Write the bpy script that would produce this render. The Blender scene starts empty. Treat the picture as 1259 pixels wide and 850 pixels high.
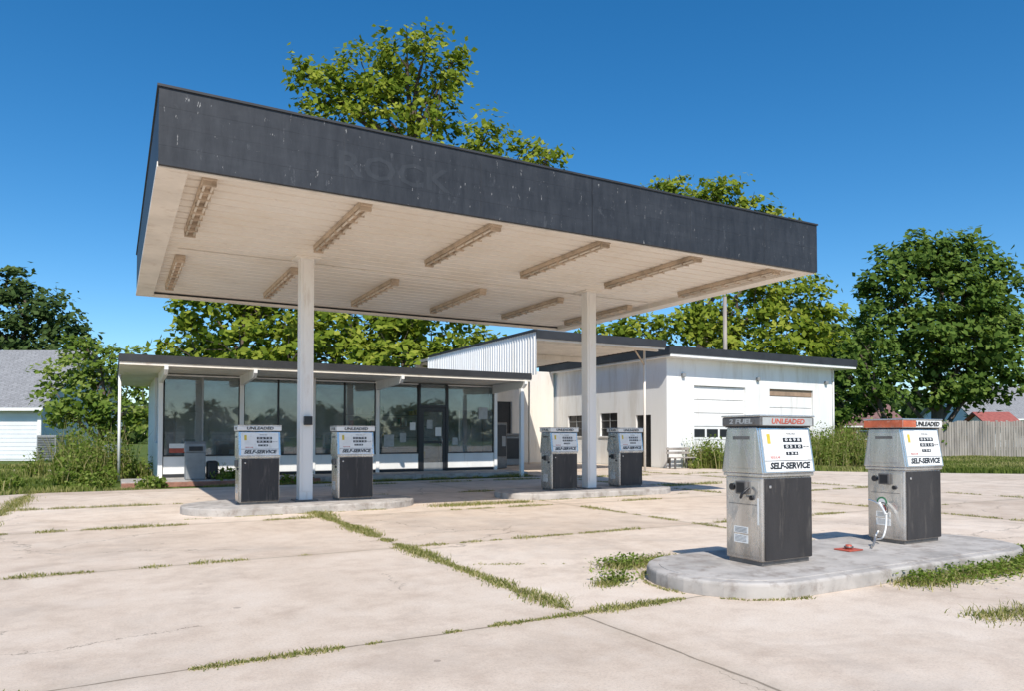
import bpy, math, random
import numpy as np
from mathutils import Matrix, Vector, noise
random.seed(7); RNG=np.random.default_rng(7)
sc=bpy.context.scene
sc.view_settings.view_transform='Standard'; sc.view_settings.look='None'; sc.view_settings.exposure=0
YAW=math.radians(29.0); S=math.sin(YAW); C=math.cos(YAW)
def W(lat,d): return (lat*C+d*S, -lat*S+d*C)

# ------------------------------------------------------------ materials
class NT:
    def __init__(s,name):
        s.m=bpy.data.materials.new(name); s.m.use_nodes=True; s.t=s.m.node_tree; s.t.nodes.clear()
        s.out=s.n('ShaderNodeOutputMaterial')
    def n(s,ty,**k):
        a=s.t.nodes.new(ty)
        for q,v in k.items(): setattr(a,q,v)
        return a
    def l(s,a,b): s.t.links.new(a,b)
    def val(s,sock,v):
        if isinstance(v,(int,float)): sock.default_value=v
        elif isinstance(v,tuple): sock.default_value=v if len(v)==4 or len(sock.default_value)==3 else (*v,1)
        else: s.l(v,sock)
    def math(s,op,a,b=0.0,c=None,clamp=False):
        m=s.n('ShaderNodeMath',operation=op); m.use_clamp=clamp
        s.val(m.inputs[0],a); s.val(m.inputs[1],b)
        if c is not None: s.val(m.inputs[2],c)
        return m.outputs[0]
    def pos(s): return s.n('ShaderNodeNewGeometry').outputs['Position']
    def noise(s,scale,detail=5,rough=.55,vec=None,dist=0):
        a=s.n('ShaderNodeTexNoise'); a.inputs['Scale'].default_value=scale; a.inputs['Detail'].default_value=detail
        a.inputs['Roughness'].default_value=rough; a.inputs['Distortion'].default_value=dist
        s.l(vec if vec is not None else s.pos(),a.inputs['Vector']); return a
    def ramp(s,f,stops):
        r=s.n('ShaderNodeValToRGB'); e=r.color_ramp.elements
        while len(e)<len(stops): e.new(.5)
        for i,(p,c) in enumerate(stops):
            e[i].position=p; e[i].color=(c,c,c,1) if isinstance(c,(int,float)) else (*c,1)
        s.l(f,r.inputs[0]); return r.outputs[0]
    def mix(s,f,a,b,mode='MIX'):
        m=s.n('ShaderNodeMixRGB',blend_type=mode); s.val(m.inputs[0],f); s.val(m.inputs[1],a); s.val(m.inputs[2],b); return m.outputs[0]
    def scalevec(s,sc_):
        m=s.n('ShaderNodeVectorMath',operation='MULTIPLY'); s.l(s.pos(),m.inputs[0]); m.inputs[1].default_value=sc_; return m.outputs[0]
    def princ(s,color,rough=.6,metal=0,bump=None,bstr=.3,bdist=.01,spec=.5):
        p=s.n('ShaderNodeBsdfPrincipled'); s.val(p.inputs['Base Color'],color); s.val(p.inputs['Roughness'],rough)
        p.inputs['Metallic'].default_value=metal; p.inputs['Specular IOR Level'].default_value=spec
        if bump is not None:
            b=s.n('ShaderNodeBump'); b.inputs['Strength'].default_value=bstr; b.inputs['Distance'].default_value=bdist
            s.l(bump,b.inputs['Height']); s.l(b.outputs[0],p.inputs['Normal'])
        s.l(p.outputs[0],s.out.inputs[0]); return p

def simple(name,col,rough=.6,metal=0,var=.25,scale=3,dirt=None,streak=False,bstr=.15,spec=.5,damt=.7,dlo=.56):
    t=NT(name)
    vec=t.scalevec((1,1,.15)) if streak else None
    n1=t.noise(scale,4,.6,vec).outputs[0]; n2=t.noise(scale*9,3,.6).outputs[0]
    d=tuple(c*(1-var) for c in col); l=tuple(min(1,c*(1+var*.35)) for c in col)
    c=t.ramp(n1,[(.3,d),(.55,col),(.75,l)])
    if dirt:
        f=t.ramp(t.noise(scale*2.3,6,.7,vec).outputs[0],[(dlo,0.),(dlo+.16,1.)])
        c=t.mix(t.math('MULTIPLY',f,damt),c,dirt)
    r=t.math('ADD',t.math('MULTIPLY',n2,.2),rough-.1)
    t.princ(c,r,metal,n2,bstr,.005,spec); return t.m

def mk_steel():
    t=NT('stainless_steel')
    n1=t.noise(5,4,.6,t.scalevec((1,1,.15))).outputs[0]
    c=t.ramp(n1,[(.3,(.56,.54,.51)),(.55,(.74,.725,.70)),(.75,(.82,.81,.79))])
    f=t.ramp(t.noise(9,6,.75,t.scalevec((1,1,.4))).outputs[0],[(.52,0.),(.68,1.)])
    c=t.mix(t.math('MULTIPLY',f,.45),c,(.32,.27,.22))
    f3=t.ramp(t.noise(45,4,.7,t.scalevec((1,1,.1))).outputs[0],[(.60,0.),(.70,1.)])
    c=t.mix(t.math('MULTIPLY',f3,.35),c,(.85,.84,.82))
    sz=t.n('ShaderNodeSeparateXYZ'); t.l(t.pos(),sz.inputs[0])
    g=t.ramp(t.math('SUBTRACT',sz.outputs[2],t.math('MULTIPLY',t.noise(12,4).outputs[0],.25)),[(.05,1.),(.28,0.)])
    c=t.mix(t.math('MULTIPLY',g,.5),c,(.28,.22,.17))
    r=t.math('ADD',t.math('MULTIPLY',f,.28),.24)
    t.princ(c,r,.8,t.noise(30,3,.7,t.scalevec((1,1,.2))).outputs[0],.15,.004); return t.m

def mk_concrete():
    t=NT('lot_concrete'); P=t.pos()
    dn=t.noise(1.3,3,.6)
    vm=t.n('ShaderNodeVectorMath',operation='MULTIPLY_ADD'); t.l(dn.outputs['Color'],vm.inputs[0]); vm.inputs[1].default_value=(.09,.09,0); t.l(P,vm.inputs[2])
    sx=t.n('ShaderNodeSeparateXYZ'); t.l(vm.outputs[0],sx.inputs[0])
    def line(x,off,per):
        q=t.math('DIVIDE',t.math('SUBTRACT',x,off),per)
        fr=t.math('SUBTRACT',q,t.math('ROUND',q)); return t.math('MULTIPLY',t.math('ABSOLUTE',fr),per)
    lx=line(sx.outputs[0],3.045,4.6); ly=line(sx.outputs[1],4.445,3.6)
    lm=t.math('MINIMUM',lx,ly)
    lw=t.math('LESS_THAN',lm,t.math('ADD',t.math('MULTIPLY',t.noise(4,4,.7).outputs[0],.022),-.001))
    halo=t.ramp(lm,[(0.,1.),(.18,0.)])
    cx=t.math('FLOOR',t.math('DIVIDE',t.math('SUBTRACT',sx.outputs[0],3.045),4.6)); cy=t.math('FLOOR',t.math('DIVIDE',t.math('SUBTRACT',sx.outputs[1],4.445),3.6))
    cb=t.n('ShaderNodeCombineXYZ'); t.l(cx,cb.inputs[0]); t.l(cy,cb.inputs[1])
    wn=t.n('ShaderNodeTexWhiteNoise',noise_dimensions='2D'); t.l(cb.outputs[0],wn.inputs[0])
    base=t.ramp(t.noise(.45,6,.65).outputs[0],[(.30,(.52,.41,.315)),(.5,(.69,.57,.46)),(.70,(.75,.65,.55))])
    base=t.mix(.5,base,t.ramp(t.noise(2.4,6,.72).outputs[0],[(.32,(.49,.385,.30)),(.5,(.69,.58,.47)),(.68,(.78,.685,.58))]))
    base=t.mix(1,base,t.ramp(t.noise(60,3,.7).outputs[0],[(.25,.78),(.5,1.),(.8,1.07)]),'MULTIPLY')
    base=t.mix(1,base,t.ramp(t.noise(220,2,.7).outputs[0],[(.3,.84),(.5,1.),(.8,1.06)]),'MULTIPLY')
    base=t.mix(1,base,t.ramp(wn.outputs[0],[(0.,(.87,.85,.83)),(1.,(1.05,1.05,1.05))]),'MULTIPLY')
    st=t.ramp(t.noise(.8,6,.7,dist=.8).outputs[0],[(.52,0.),(.70,1.)])
    base=t.mix(t.math('MULTIPLY',st,.42),base,(.36,.285,.225))
    st2=t.ramp(t.noise(.32,5,.7,dist=.4).outputs[0],[(.52,0.),(.64,1.)])
    base=t.mix(t.math('MULTIPLY',st2,.28),base,(.37,.33,.29))
    sp=t.n('ShaderNodeTexVoronoi'); sp.inputs['Scale'].default_value=1.6; t.l(P,sp.inputs['Vector'])
    spot=t.math('MULTIPLY',t.math('LESS_THAN',sp.outputs['Distance'],t.math('MULTIPLY',t.noise(9,3).outputs[0],.08)),.45)
    base=t.mix(spot,base,(.16,.13,.11))
    base=t.mix(t.math('MULTIPLY',halo,t.math('MULTIPLY',t.noise(2.5,3).outputs[0],.55)),base,(.34,.27,.19))
    vo=t.n('ShaderNodeTexVoronoi',feature='DISTANCE_TO_EDGE'); vo.inputs['Scale'].default_value=.30
    v2=t.n('ShaderNodeVectorMath',operation='MULTIPLY_ADD'); t.l(t.noise(1.1,6,.7).outputs['Color'],v2.inputs[0]); v2.inputs[1].default_value=(.9,.9,0); t.l(P,v2.inputs[2])
    t.l(v2.outputs[0],vo.inputs['Vector'])
    cr=t.math('MULTIPLY',t.math('LESS_THAN',vo.outputs['Distance'],.0020),t.math('GREATER_THAN',t.noise(.35,2).outputs[0],.49))
    base=t.mix(t.math('MULTIPLY',cr,.6),base,(.2,.16,.12))
    base=t.mix(t.math('MULTIPLY',lw,.7),base,(.15,.12,.085))
    h=t.math('SUBTRACT',t.math('MULTIPLY',t.noise(35,4,.7).outputs[0],.35),t.math('MAXIMUM',lw,cr))
    t.princ(base,.85,0,h,.4,.012,.25); return t.m

def mk_leaf(name,dark,mid,light,trans=.35):
    t=NT(name)
    a=t.n('ShaderNodeAttribute',attribute_name='rnd')
    c=t.ramp(a.outputs['Fac'],[(0.,dark),(.5,mid),(1.,light)])
    d=t.n('ShaderNodeBsdfDiffuse'); tr=t.n('ShaderNodeBsdfTranslucent')
    t.l(c,d.inputs[0]); t.l(t.mix(1,c,(1.,1.,.45),'MULTIPLY'),tr.inputs[0])
    m=t.n('ShaderNodeMixShader'); m.inputs[0].default_value=trans; t.l(d.outputs[0],m.inputs[1]); t.l(tr.outputs[0],m.inputs[2])
    t.l(m.outputs[0],t.out.inputs[0]); return t.m

def mk_glass():
    t=NT('shop_glass')
    tr=t.n('ShaderNodeBsdfTransparent'); tr.inputs[0].default_value=(.86,.90,.89,1)
    g=t.n('ShaderNodeBsdfGlossy'); g.inputs['Roughness'].default_value=.02; g.inputs['Color'].default_value=(.9,.95,1,1)
    f=t.n('ShaderNodeFresnel'); f.inputs[0].default_value=1.5
    d=t.n('ShaderNodeBsdfDiffuse'); d.inputs[0].default_value=(.5,.51,.5,1)
    m=t.n('ShaderNodeMixShader'); t.l(t.math('ADD',t.math('MULTIPLY',f.outputs[0],1.2),.05,clamp=True),m.inputs[0]); t.l(tr.outputs[0],m.inputs[1]); t.l(g.outputs[0],m.inputs[2])
    m2=t.n('ShaderNodeMixShader'); t.l(t.ramp(t.noise(1.2,5,.6).outputs[0],[(.35,.05),(.75,.30)]),m2.inputs[0]); t.l(m.outputs[0],m2.inputs[1]); t.l(d.outputs[0],m2.inputs[2])
    b=t.n('ShaderNodeBump'); b.inputs['Strength'].default_value=.05; b.inputs['Distance'].default_value=.02
    t.l(t.noise(1.5,1).outputs[0],b.inputs['Height']); t.l(b.outputs[0],g.inputs['Normal'])
    t.l(m2.outputs[0],t.out.inputs[0]); return t.m

def fascia_color(t):
    c=t.ramp(t.noise(1.2,6,.65,t.scalevec((.5,.5,2))).outputs[0],[(.3,(.018,.020,.024)),(.6,(.031,.034,.040)),(.8,(.052,.056,.062))])
    c=t.mix(.35,c,t.ramp(t.noise(9,5,.7,t.scalevec((1,1,.2))).outputs[0],[(.35,(.014,.016,.02)),(.7,(.065,.07,.078))]))
    f1=t.ramp(t.noise(7,6,.75,t.scalevec((1,1,.45))).outputs[0],[(.62,0.),(.66,1.)])
    f2=t.ramp(t.noise(22,4,.75,t.scalevec((1,1,.22))).outputs[0],[(.67,0.),(.69,1.)])
    c=t.mix(t.math('MULTIPLY',f1,.22),c,(.16,.17,.18)); return t.mix(t.math('MULTIPLY',f2,.55),c,(.5,.49,.47))
def mk_fascia():
    t=NT('fascia_black_paint'); t.princ(fascia_color(t),.5,0,t.noise(6,4).outputs[0],.2,.01,.35); return t.m
def mk_ghost():
    t=NT('ghost_letter_paint'); t.princ(t.mix(.14,fascia_color(t),(.09,.1,.11)),.5,0,t.noise(6,4).outputs[0],.2,.01,.35); return t.m

def mk_grassground():
    t=NT('lawn_ground')
    c=t.ramp(t.noise(.5,6,.7).outputs[0],[(.3,(.07,.10,.022)),(.5,(.11,.15,.035)),(.7,(.20,.20,.07))])
    c=t.mix(.5,c,t.ramp(t.noise(7,5,.7).outputs[0],[(.3,(.05,.08,.015)),(.55,(.11,.16,.035)),(.75,(.20,.21,.08))]))
    t.princ(c,.95,0,t.noise(12,5,.7).outputs[0],.8,.06,.1); return t.m

def mk_soffit():
    t=NT('soffit_cream_paint')
    c=t.ramp(t.noise(.7,5,.6).outputs[0],[(.3,(.80,.72,.61)),(.55,(.87,.81,.72)),(.75,(.90,.86,.79))])
    f=t.ramp(t.noise(1.4,7,.75).outputs[0],[(.54,0.),(.72,1.)])
    c=t.mix(t.math('MULTIPLY',f,.30),c,(.50,.40,.30))
    f2=t.ramp(t.noise(6,5,.75).outputs[0],[(.62,0.),(.72,1.)])
    c=t.mix(t.math('MULTIPLY',f2,.22),c,(.38,.28,.20))
    t.princ(c,.5,0,t.noise(20,3).outputs[0],.1,.004); return t.m

def mk_shingle():
    t=NT('grey_shingles')
    b=t.n('ShaderNodeTexBrick'); b.inputs['Scale'].default_value=1; b.inputs['Brick Width'].default_value=.4; b.inputs['Row Height'].default_value=.16; b.inputs['Mortar Size'].default_value=.012
    b.inputs['Color1'].default_value=(.22,.22,.23,1); b.inputs['Color2'].default_value=(.30,.30,.31,1); b.inputs['Mortar'].default_value=(.1,.1,.1,1)
    t.l(t.pos(),b.inputs['Vector'])
    c=t.mix(.4,b.outputs[0],t.ramp(t.noise(8,5).outputs[0],[(.3,.16),(.7,.34)]))
    t.princ(c,.9); return t.m

M=dict(
 conc=mk_concrete(), glass=mk_glass(), fascia=mk_fascia(), ghost=mk_ghost(), ground=mk_grassground(), soffit=mk_soffit(), shingle=mk_shingle(), steel=mk_steel(),
 island=simple('island_concrete',(.47,.435,.395),.85,0,.35,2.5,(.22,.18,.15),bstr=.4,dlo=.5),
 white=simple('white_paint',(.86,.85,.82),.55,0,.1,1.5,(.55,.48,.4),True,damt=.5),
 gwhite=simple('garage_white_paint',(.87,.87,.85),.65,0,.08,.8,(.64,.60,.53),True,damt=.55,dlo=.5),
 cream=simple('cream_paint',(.84,.78,.69),.55,0,.15,1.5,(.52,.41,.31),True,damt=.5),
 post=simple('post_paint',(.88,.86,.82),.5,0,.08,2,(.5,.38,.28),True,damt=.5,dlo=.58),
 fixture=simple('fixture_paint',(.58,.46,.34),.6,0,.35,3,(.28,.2,.13)),
 tube=simple('lamp_tube',(.70,.62,.51),.35,0,.1,3),
 black=simple('black_metal',(.02,.02,.022),.4,0,.3,4),
 pblack=simple('pump_black_panel',(.036,.033,.033),.5,0,.4,5,(.13,.115,.10),True),
 steeld=simple('steel_dark',(.2,.19,.18),.45,.5,.3,6,(.12,.09,.07)),
 dial=simple('dial_white',(.84,.84,.81),.4,0,.07,5,(.58,.53,.46),dlo=.54),
 red=simple('faded_red',(.50,.10,.06),.5,0,.3,8),
 orange=simple('orange_red',(.60,.14,.06),.5,0,.3,8,(.6,.5,.42),damt=.4),
 yellow=simple('yellow_label',(.65,.5,.05),.5,0,.2,8),
 green=simple('green_label',(.05,.22,.10),.5,0,.2,8),
 paper=simple('paper',(.8,.8,.77),.7,0,.1,8),
 oldpaper=simple('faded_notice',(.42,.44,.43),.7,0,.2,8),
 dkgray=simple('roof_edge_dark',(.03,.032,.036),.6,0,.3,2),
 rooftop=simple('roof_gravel',(.3,.29,.27),.9,0,.3,5),
 gray=simple('gray_metal',(.30,.31,.31),.55,.2,.2,3),
 inter=simple('interior_wall',(.68,.69,.66),.8,0,.2,1),
 interf=simple('interior_floor',(.42,.40,.36),.6,0,.3,2),
 wood=simple('weathered_wood',(.36,.32,.28),.85,0,.4,3,(.16,.14,.12),True,.4),
 ply=simple('plywood',(.36,.25,.17),.8,0,.35,3),
 brick=simple('red_brick_edge',(.36,.17,.12),.85,0,.35,6,(.2,.14,.1)),
 bark=simple('bark',(.13,.10,.08),.95,0,.4,5,None,True,.8),
 siding=simple('white_siding',(.80,.82,.84),.7,0,.08,1),
 roofred=simple('brown_roof',(.22,.12,.105),.9,0,.3,4),
 redroof=simple('red_roof',(.34,.10,.08),.8,0,.3,4),
 dirt=simple('dirt',(.20,.16,.115),.95,0,.4,5,bstr=.8),
)
L_yel=mk_leaf('foliage_yellow_green',(.07,.115,.014),(.21,.275,.034),(.44,.46,.08),.42)
L_grn=mk_leaf('foliage_green',(.045,.08,.018),(.11,.18,.036),(.22,.30,.07),.36)
L_dk=mk_leaf('foliage_dark',(.035,.06,.02),(.075,.12,.038),(.14,.19,.065),.3)
L_bush=mk_leaf('foliage_bush',(.08,.13,.018),(.17,.25,.045),(.33,.39,.11),.42)
L_grass=mk_leaf('grass_blades',(.09,.13,.028),(.19,.23,.055),(.44,.39,.18),.35)
L_weed=mk_leaf('weed_blades',(.11,.15,.03),(.26,.27,.08),(.55,.47,.26),.3)

# ------------------------------------------------------------ geometry helpers
col=sc.collection
def empty(name,loc=(0,0,0)):
    e=bpy.data.objects.new(name,None); e.location=loc; e.empty_display_size=.2; col.objects.link(e); return e
def link(name,me,mat,parent=None):
    o=bpy.data.objects.new(name,me); col.objects.link(o)
    if mat is not None:
        if not me.materials: me.materials.append(mat)
        else: me.materials[0]=mat
    if parent is not None:
        o.parent=parent; o.matrix_parent_inverse=Matrix.Translation(-Vector(parent.location))
    return o
def mesh(name,v,f,mat,parent=None,Mx=None):
    me=bpy.data.meshes.new(name)
    if Mx is not None: v=[tuple(Mx@Vector(p)) for p in v]
    me.from_pydata(v,[],f); me.update(); return link(name,me,mat,parent)
def bevel(o,w,seg=2):
    m=o.modifiers.new('b','BEVEL'); m.width=w; m.segments=seg; m.limit_method='ANGLE'; return o
def box(name,x0,x1,y0,y1,z0,z1,mat,parent=None,bv=0,Mx=None):
    v=[(x,y,z) for z in (z0,z1) for y in (y0,y1) for x in (x0,x1)]
    f=[(0,2,3,1),(4,5,7,6),(0,1,5,4),(2,6,7,3),(0,4,6,2),(1,3,7,5)]
    o=mesh(name,v,f,mat,parent,Mx)
    if bv: bevel(o,bv)
    return o
def prism_x(name,prof,x0,x1,mat,parent=None,bv=0,Mx=None):
    n=len(prof); v=[(x0,y,z) for y,z in prof]+[(x1,y,z) for y,z in prof]
    f=[tuple(range(n-1,-1,-1)),tuple(range(n,2*n))]+[(i,(i+1)%n,n+(i+1)%n,n+i) for i in range(n)]
    o=mesh(name,v,f,mat,parent,Mx)
    if bv: bevel(o,bv)
    return o
def prism_z(name,prof,z0,z1,mat,parent=None,bv=0):
    n=len(prof); v=[(x,y,z0) for x,y in prof]+[(x,y,z1) for x,y in prof]
    f=[tuple(range(n-1,-1,-1)),tuple(range(n,2*n))]+[(i,(i+1)%n,n+(i+1)%n,n+i) for i in range(n)]
    o=mesh(name,v,f,mat,parent)
    if bv: bevel(o,bv,3)
    return o
def tube(name,pts,r,mat,parent=None,smooth=True,res=6):
    cu=bpy.data.curves.new(name,'CURVE'); cu.dimensions='3D'; cu.bevel_depth=r; cu.bevel_resolution=3; cu.use_fill_caps=True
    sp=cu.splines.new('NURBS' if smooth and len(pts)>2 else 'POLY'); sp.points.add(len(pts)-1)
    for i,p in enumerate(pts): sp.points[i].co=(*p,1)
    if sp.type=='NURBS': sp.use_endpoint_u=True; sp.order_u=3; sp.resolution_u=res
    o=bpy.data.objects.new('tmp',cu); col.objects.link(o); bpy.context.view_layer.update()
    me=bpy.data.meshes.new_from_object(o.evaluated_get(bpy.context.evaluated_depsgraph_get()))
    bpy.data.objects.remove(o)
    for p in me.polygons: p.use_smooth=True
    me.materials.clear()
    return link(name,me,mat,parent)
def text(name,body,size,mat,Mx,parent=None,width=None,shear=0,off=0,align='CENTER',ext=.001):
    cu=bpy.data.curves.new(name,'FONT'); cu.body=body; cu.size=size; cu.align_x=align; cu.align_y='CENTER'; cu.extrude=ext; cu.shear=shear; cu.offset=off
    cu.resolution_u=2
    o=bpy.data.objects.new('tmp',cu); col.objects.link(o); bpy.context.view_layer.update()
    me=bpy.data.meshes.new_from_object(o.evaluated_get(bpy.context.evaluated_depsgraph_get()))
    w=o.dimensions.x; bpy.data.objects.remove(o)
    if width and w>0: me.transform(Matrix.Diagonal((width/w,1,1,1)))
    me.transform(Mx); me.materials.clear(); return link(name,me,mat,parent)
def frame(o,x,y):
    x=Vector(x).normalized(); y=Vector(y).normalized(); n=x.cross(y)
    m=Matrix.Identity(4)
    for i in range(3): m[i][0]=x[i]; m[i][1]=y[i]; m[i][2]=n[i]; m[i][3]=o[i]
    return m
def cyl(name,p0,p1,r,mat,parent=None,r1=None,n=16):
    return tube2(name,[p0,p1],[r,r1 if r1 is not None else r],mat,parent,n)
def tube2(name,pts,rs,mat,parent=None,n=10):
    V=[];F=[]
    add_tube(V,F,pts,rs,n)
    o=mesh(name,V,F,mat,parent)
    for p in o.data.polygons:
        if len(p.vertices)==4: p.use_smooth=True
    return o
def add_tube(V,F,pts,rs,n=8):
    b=len(V); pts=[Vector(p) for p in pts]
    for i,p in enumerate(pts):
        t=(pts[min(i+1,len(pts)-1)]-pts[max(i-1,0)]).normalized()
        a=t.cross(Vector((0,0,1)) if abs(t.z)<.9 else Vector((1,0,0))).normalized(); c=t.cross(a)
        for k in range(n):
            an=2*math.pi*k/n; q=p+(a*math.cos(an)+c*math.sin(an))*rs[i]; V.append(tuple(q))
    for i in range(len(pts)-1):
        for k in range(n):
            k2=(k+1)%n; F.append((b+i*n+k,b+i*n+k2,b+(i+1)*n+k2,b+(i+1)*n+k))
    F.append(tuple(b+k for k in range(n-1,-1,-1))); F.append(tuple(b+(len(pts)-1)*n+k for k in range(n)))

def leafmesh(name,cent,nrm,size,mat,parent=None,rnd=None):
    N=len(cent); a=RNG.normal(size=(N,3)); t=np.cross(nrm,a); t/=np.linalg.norm(t,axis=1)[:,None]+1e-9
    b=np.cross(nrm,t); s=size[:,None]
    v=np.empty((N,4,3)); v[:,0]=cent-t*s*.6; v[:,1]=cent+b*s*.40-nrm*s*.08; v[:,2]=cent+t*s*.6; v[:,3]=cent-b*s*.40-nrm*s*.08
    me=bpy.data.meshes.new(name); me.vertices.add(N*4); me.vertices.foreach_set('co',v.reshape(-1))
    me.loops.add(N*4); me.loops.foreach_set('vertex_index',np.arange(N*4,dtype=np.int32))
    me.polygons.add(N); me.polygons.foreach_set('loop_start',np.arange(0,N*4,4,dtype=np.int32))
    me.update(calc_edges=True)
    at=me.attributes.new('rnd','FLOAT','FACE'); at.data.foreach_set('value',(rnd if rnd is not None else RNG.random(N)).astype(np.float32))
    return link(name,me,mat,parent)

def tree(name,lat,d,lobes,mat,leaf=.3,dens=1.,tr=.35,base_z=0,nlr=(14,28)):
    x,y=W(lat,d); e=empty(name,(x,y,base_z))
    L=[]
    for (la,z,dd,r) in lobes:
        q=W(la,d+dd); L.append((np.array([q[0],q[1],z]),r))
    cs=[];ns=[];rn=[]
    zmin=min(c[2]-r for c,r in L); zmax=max(c[2]+r for c,r in L)
    for c,r in L:
        m=max(6,int(8*r*r*dens))
        dirs=RNG.normal(size=(m,3)); dirs/=np.linalg.norm(dirs,axis=1)[:,None]
        rad=r*(RNG.uniform(.35,1.,m)**.6)*(1+.18*RNG.normal(size=m))
        cc=c+dirs*rad[:,None]*np.array([1,1,.85])
        for k in range(m):
            nl=int(RNG.integers(*nlr)); sg=RNG.uniform(.20,.40)*(leaf/.3)
            p=cc[k]+RNG.normal(size=(nl,3))*sg*np.array([1,1,.6])
            cs.append(p); nn=dirs[k]*.5+np.array([-.15,-.4,.7])+RNG.normal(size=(nl,3))*.5
            ns.append(nn/np.linalg.norm(nn,axis=1)[:,None])
            t_=np.clip(RNG.normal(.48,.17)+RNG.normal(size=nl)*.17,0,1); rn.append(t_)
    cs=np.concatenate(cs); ns=np.concatenate(ns); rn=np.concatenate(rn)
    leafmesh('crown',cs,ns,RNG.uniform(.7,1.25,len(cs))*leaf,mat,e,rn)
    V=[];F=[]
    top=zmin+(zmax-zmin)*.75
    pts=[(x,y,base_z-.2)]; rs=[tr*1.3]
    cl=np.mean([c for c,r in L],axis=0)
    for i in range(1,7):
        f=i/6; pts.append((x+(cl[0]-x)*f+random.uniform(-.2,.2),y+(cl[1]-y)*f+random.uniform(-.2,.2),base_z+(top-base_z)*f)); rs.append(tr*(1.1-.85*f))
    add_tube(V,F,pts,rs,9)
    for c,r in L:
        az=max(base_z+1.,min(top*.9,c[2]-1.2*np.hypot(c[0]-x,c[1]-y)*.8-1))
        f=min(1,max(0,(az-base_z)/(top-base_z)))*6; i=min(5,int(f)); g=f-i
        p0=Vector(pts[i]).lerp(Vector(pts[i+1]),g); p1=Vector(tuple(c)); mid=p0.lerp(p1,.5)+Vector((random.uniform(-.3,.3),random.uniform(-.3,.3),.12*(p1-p0).length*random.uniform(-.5,1)))
        add_tube(V,F,[p0,mid,p1],[tr*.4,tr*.25,tr*.1],6)
        for _ in range(4):
            dv=Vector((random.gauss(0,1),random.gauss(0,1),random.gauss(.3,.8))).normalized()*r*.9
            add_tube(V,F,[p1.lerp(mid,.3),p1+dv*.5+Vector((0,0,.1)),p1+dv],[tr*.12,tr*.07,.012],4)
    mesh('trunk_and_limbs',V,F,M['bark'],e)
    return e

def blades(name,P,H,Wd,mat,lean=.35,parent=None,rb=None):
    P=np.asarray(P,float); N=len(P); H=np.asarray(H)*np.ones(N); Wd=Wd*np.ones(N)
    an=RNG.uniform(0,2*np.pi,N); sx=np.stack([np.cos(an),np.sin(an),np.zeros(N)],1)
    la=RNG.uniform(0,2*np.pi,N); lm=RNG.uniform(.1,1,N)*lean
    ln=np.stack([np.cos(la)*lm,np.sin(la)*lm,np.zeros(N)],1)
    up=np.array([0,0,1.])
    v=np.empty((N,5,3)); w=Wd[:,None]; h=H[:,None]
    v[:,0]=P-sx*w; v[:,1]=P+sx*w; v[:,2]=P+sx*w*.8+up*h*.55+ln*h*.35; v[:,3]=P-sx*w*.8+up*h*.55+ln*h*.35; v[:,4]=P+up*h*.95+ln*h*1.1
    me=bpy.data.meshes.new(name); me.vertices.add(N*5); me.vertices.foreach_set('co',v.reshape(-1))
    base=np.arange(N)[:,None]*5
    li=np.concatenate([base+np.array([0,1,2,3]),base+np.array([3,2,4])],1).reshape(-1).astype(np.int32)
    me.loops.add(len(li)); me.loops.foreach_set('vertex_index',li)
    ls=(np.arange(N)[:,None]*7+np.array([0,4])).reshape(-1).astype(np.int32)
    me.polygons.add(N*2); me.polygons.foreach_set('loop_start',ls); me.update(calc_edges=True)
    r=RNG.random(N) if rb is None else rb
    at=me.attributes.new('rnd','FLOAT','FACE'); at.data.foreach_set('value',np.repeat(np.clip(r,0,1),2).astype(np.float32))
    return link(name,me,mat,parent)

# ------------------------------------------------------------ ground
def sheet(name,poly,z,mat):
    return mesh(name,[(x,y,z) for x,y in poly],[tuple(range(len(poly)))],mat)
sheet('ground',[(-900,-900),(900,-900),(900,900),(-900,900)],-.03,M['ground'])
lot=[(-60,-40),(60,-40),(42,4),(30,11.5),(27,13.5),(24.2,16.2),(22.6,18.4),(21.2,20.6),(20.6,22.5),(19.7,22.62),(19.7,31.6),(12.2,31.6),(12.2,19.9),(-1.5,19.6),(-3.2,18.6),(-9,18.9),(-30,19.4),(-60,19)]
prism_z('concrete_lot',lot,-.12,0,M['conc'])
q=[W(-70,27.5),W(-17.5,27.0),W(-17.5,28.4),W(-70,29.6)]
sheet('side_driveway',q,-.02,M['conc'])

# ------------------------------------------------------------ main canopy
cx0,cx1,cy0,cy1=.45,11.81,9.25,18.08
ZB,ZT,ZD=4.47,5.38,4.57
can=empty('gas_station_canopy',((cx0+cx1)/2,(cy0+cy1)/2,0))
nb=4; hb=(ZT-ZB)/nb
for i in range(nb):
    z0=ZB+i*hb+.0012; z1=ZB+(i+1)*hb; k=.0008*(i%2)
    box('fascia_front_board',cx0-.03,6.548,cy0-.03-k,cy0+.03,z0,z1,M['fascia'],can)
    box('fascia_front_board',6.556,cx1+.03,cy0-.032+k,cy0+.03,z0,z1,M['fascia'],can)
    z0+=.05 if i==0 else 0
    box('fascia_left_board',cx0-.03,cx0+.03,cy0+.032,cy1+.03,z0,z1,M['fascia'],can)
    box('fascia_right_board',cx1-.03,cx1+.03,cy0+.032,cy1+.03,z0,z1,M['fascia'],can)
    box('fascia_back_board',cx0+.032,cx1-.032,cy1-.03,cy1+.03,z0,z1,M['fascia'],can)
box('fascia_backing',cx0+.032,cx1-.032,cy0+.032,cy0+.05,ZB+.06,ZT-.01,M['dkgray'],can)
for nm,a in (('cap_front',(cx0-.05,cx1+.05,cy0-.05,cy0+.06)),('cap_back',(cx0-.05,cx1+.05,cy1-.06,cy1+.05))):
    box(nm,*a,ZT+.001,ZT+.03,M['dkgray'],can)
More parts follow.
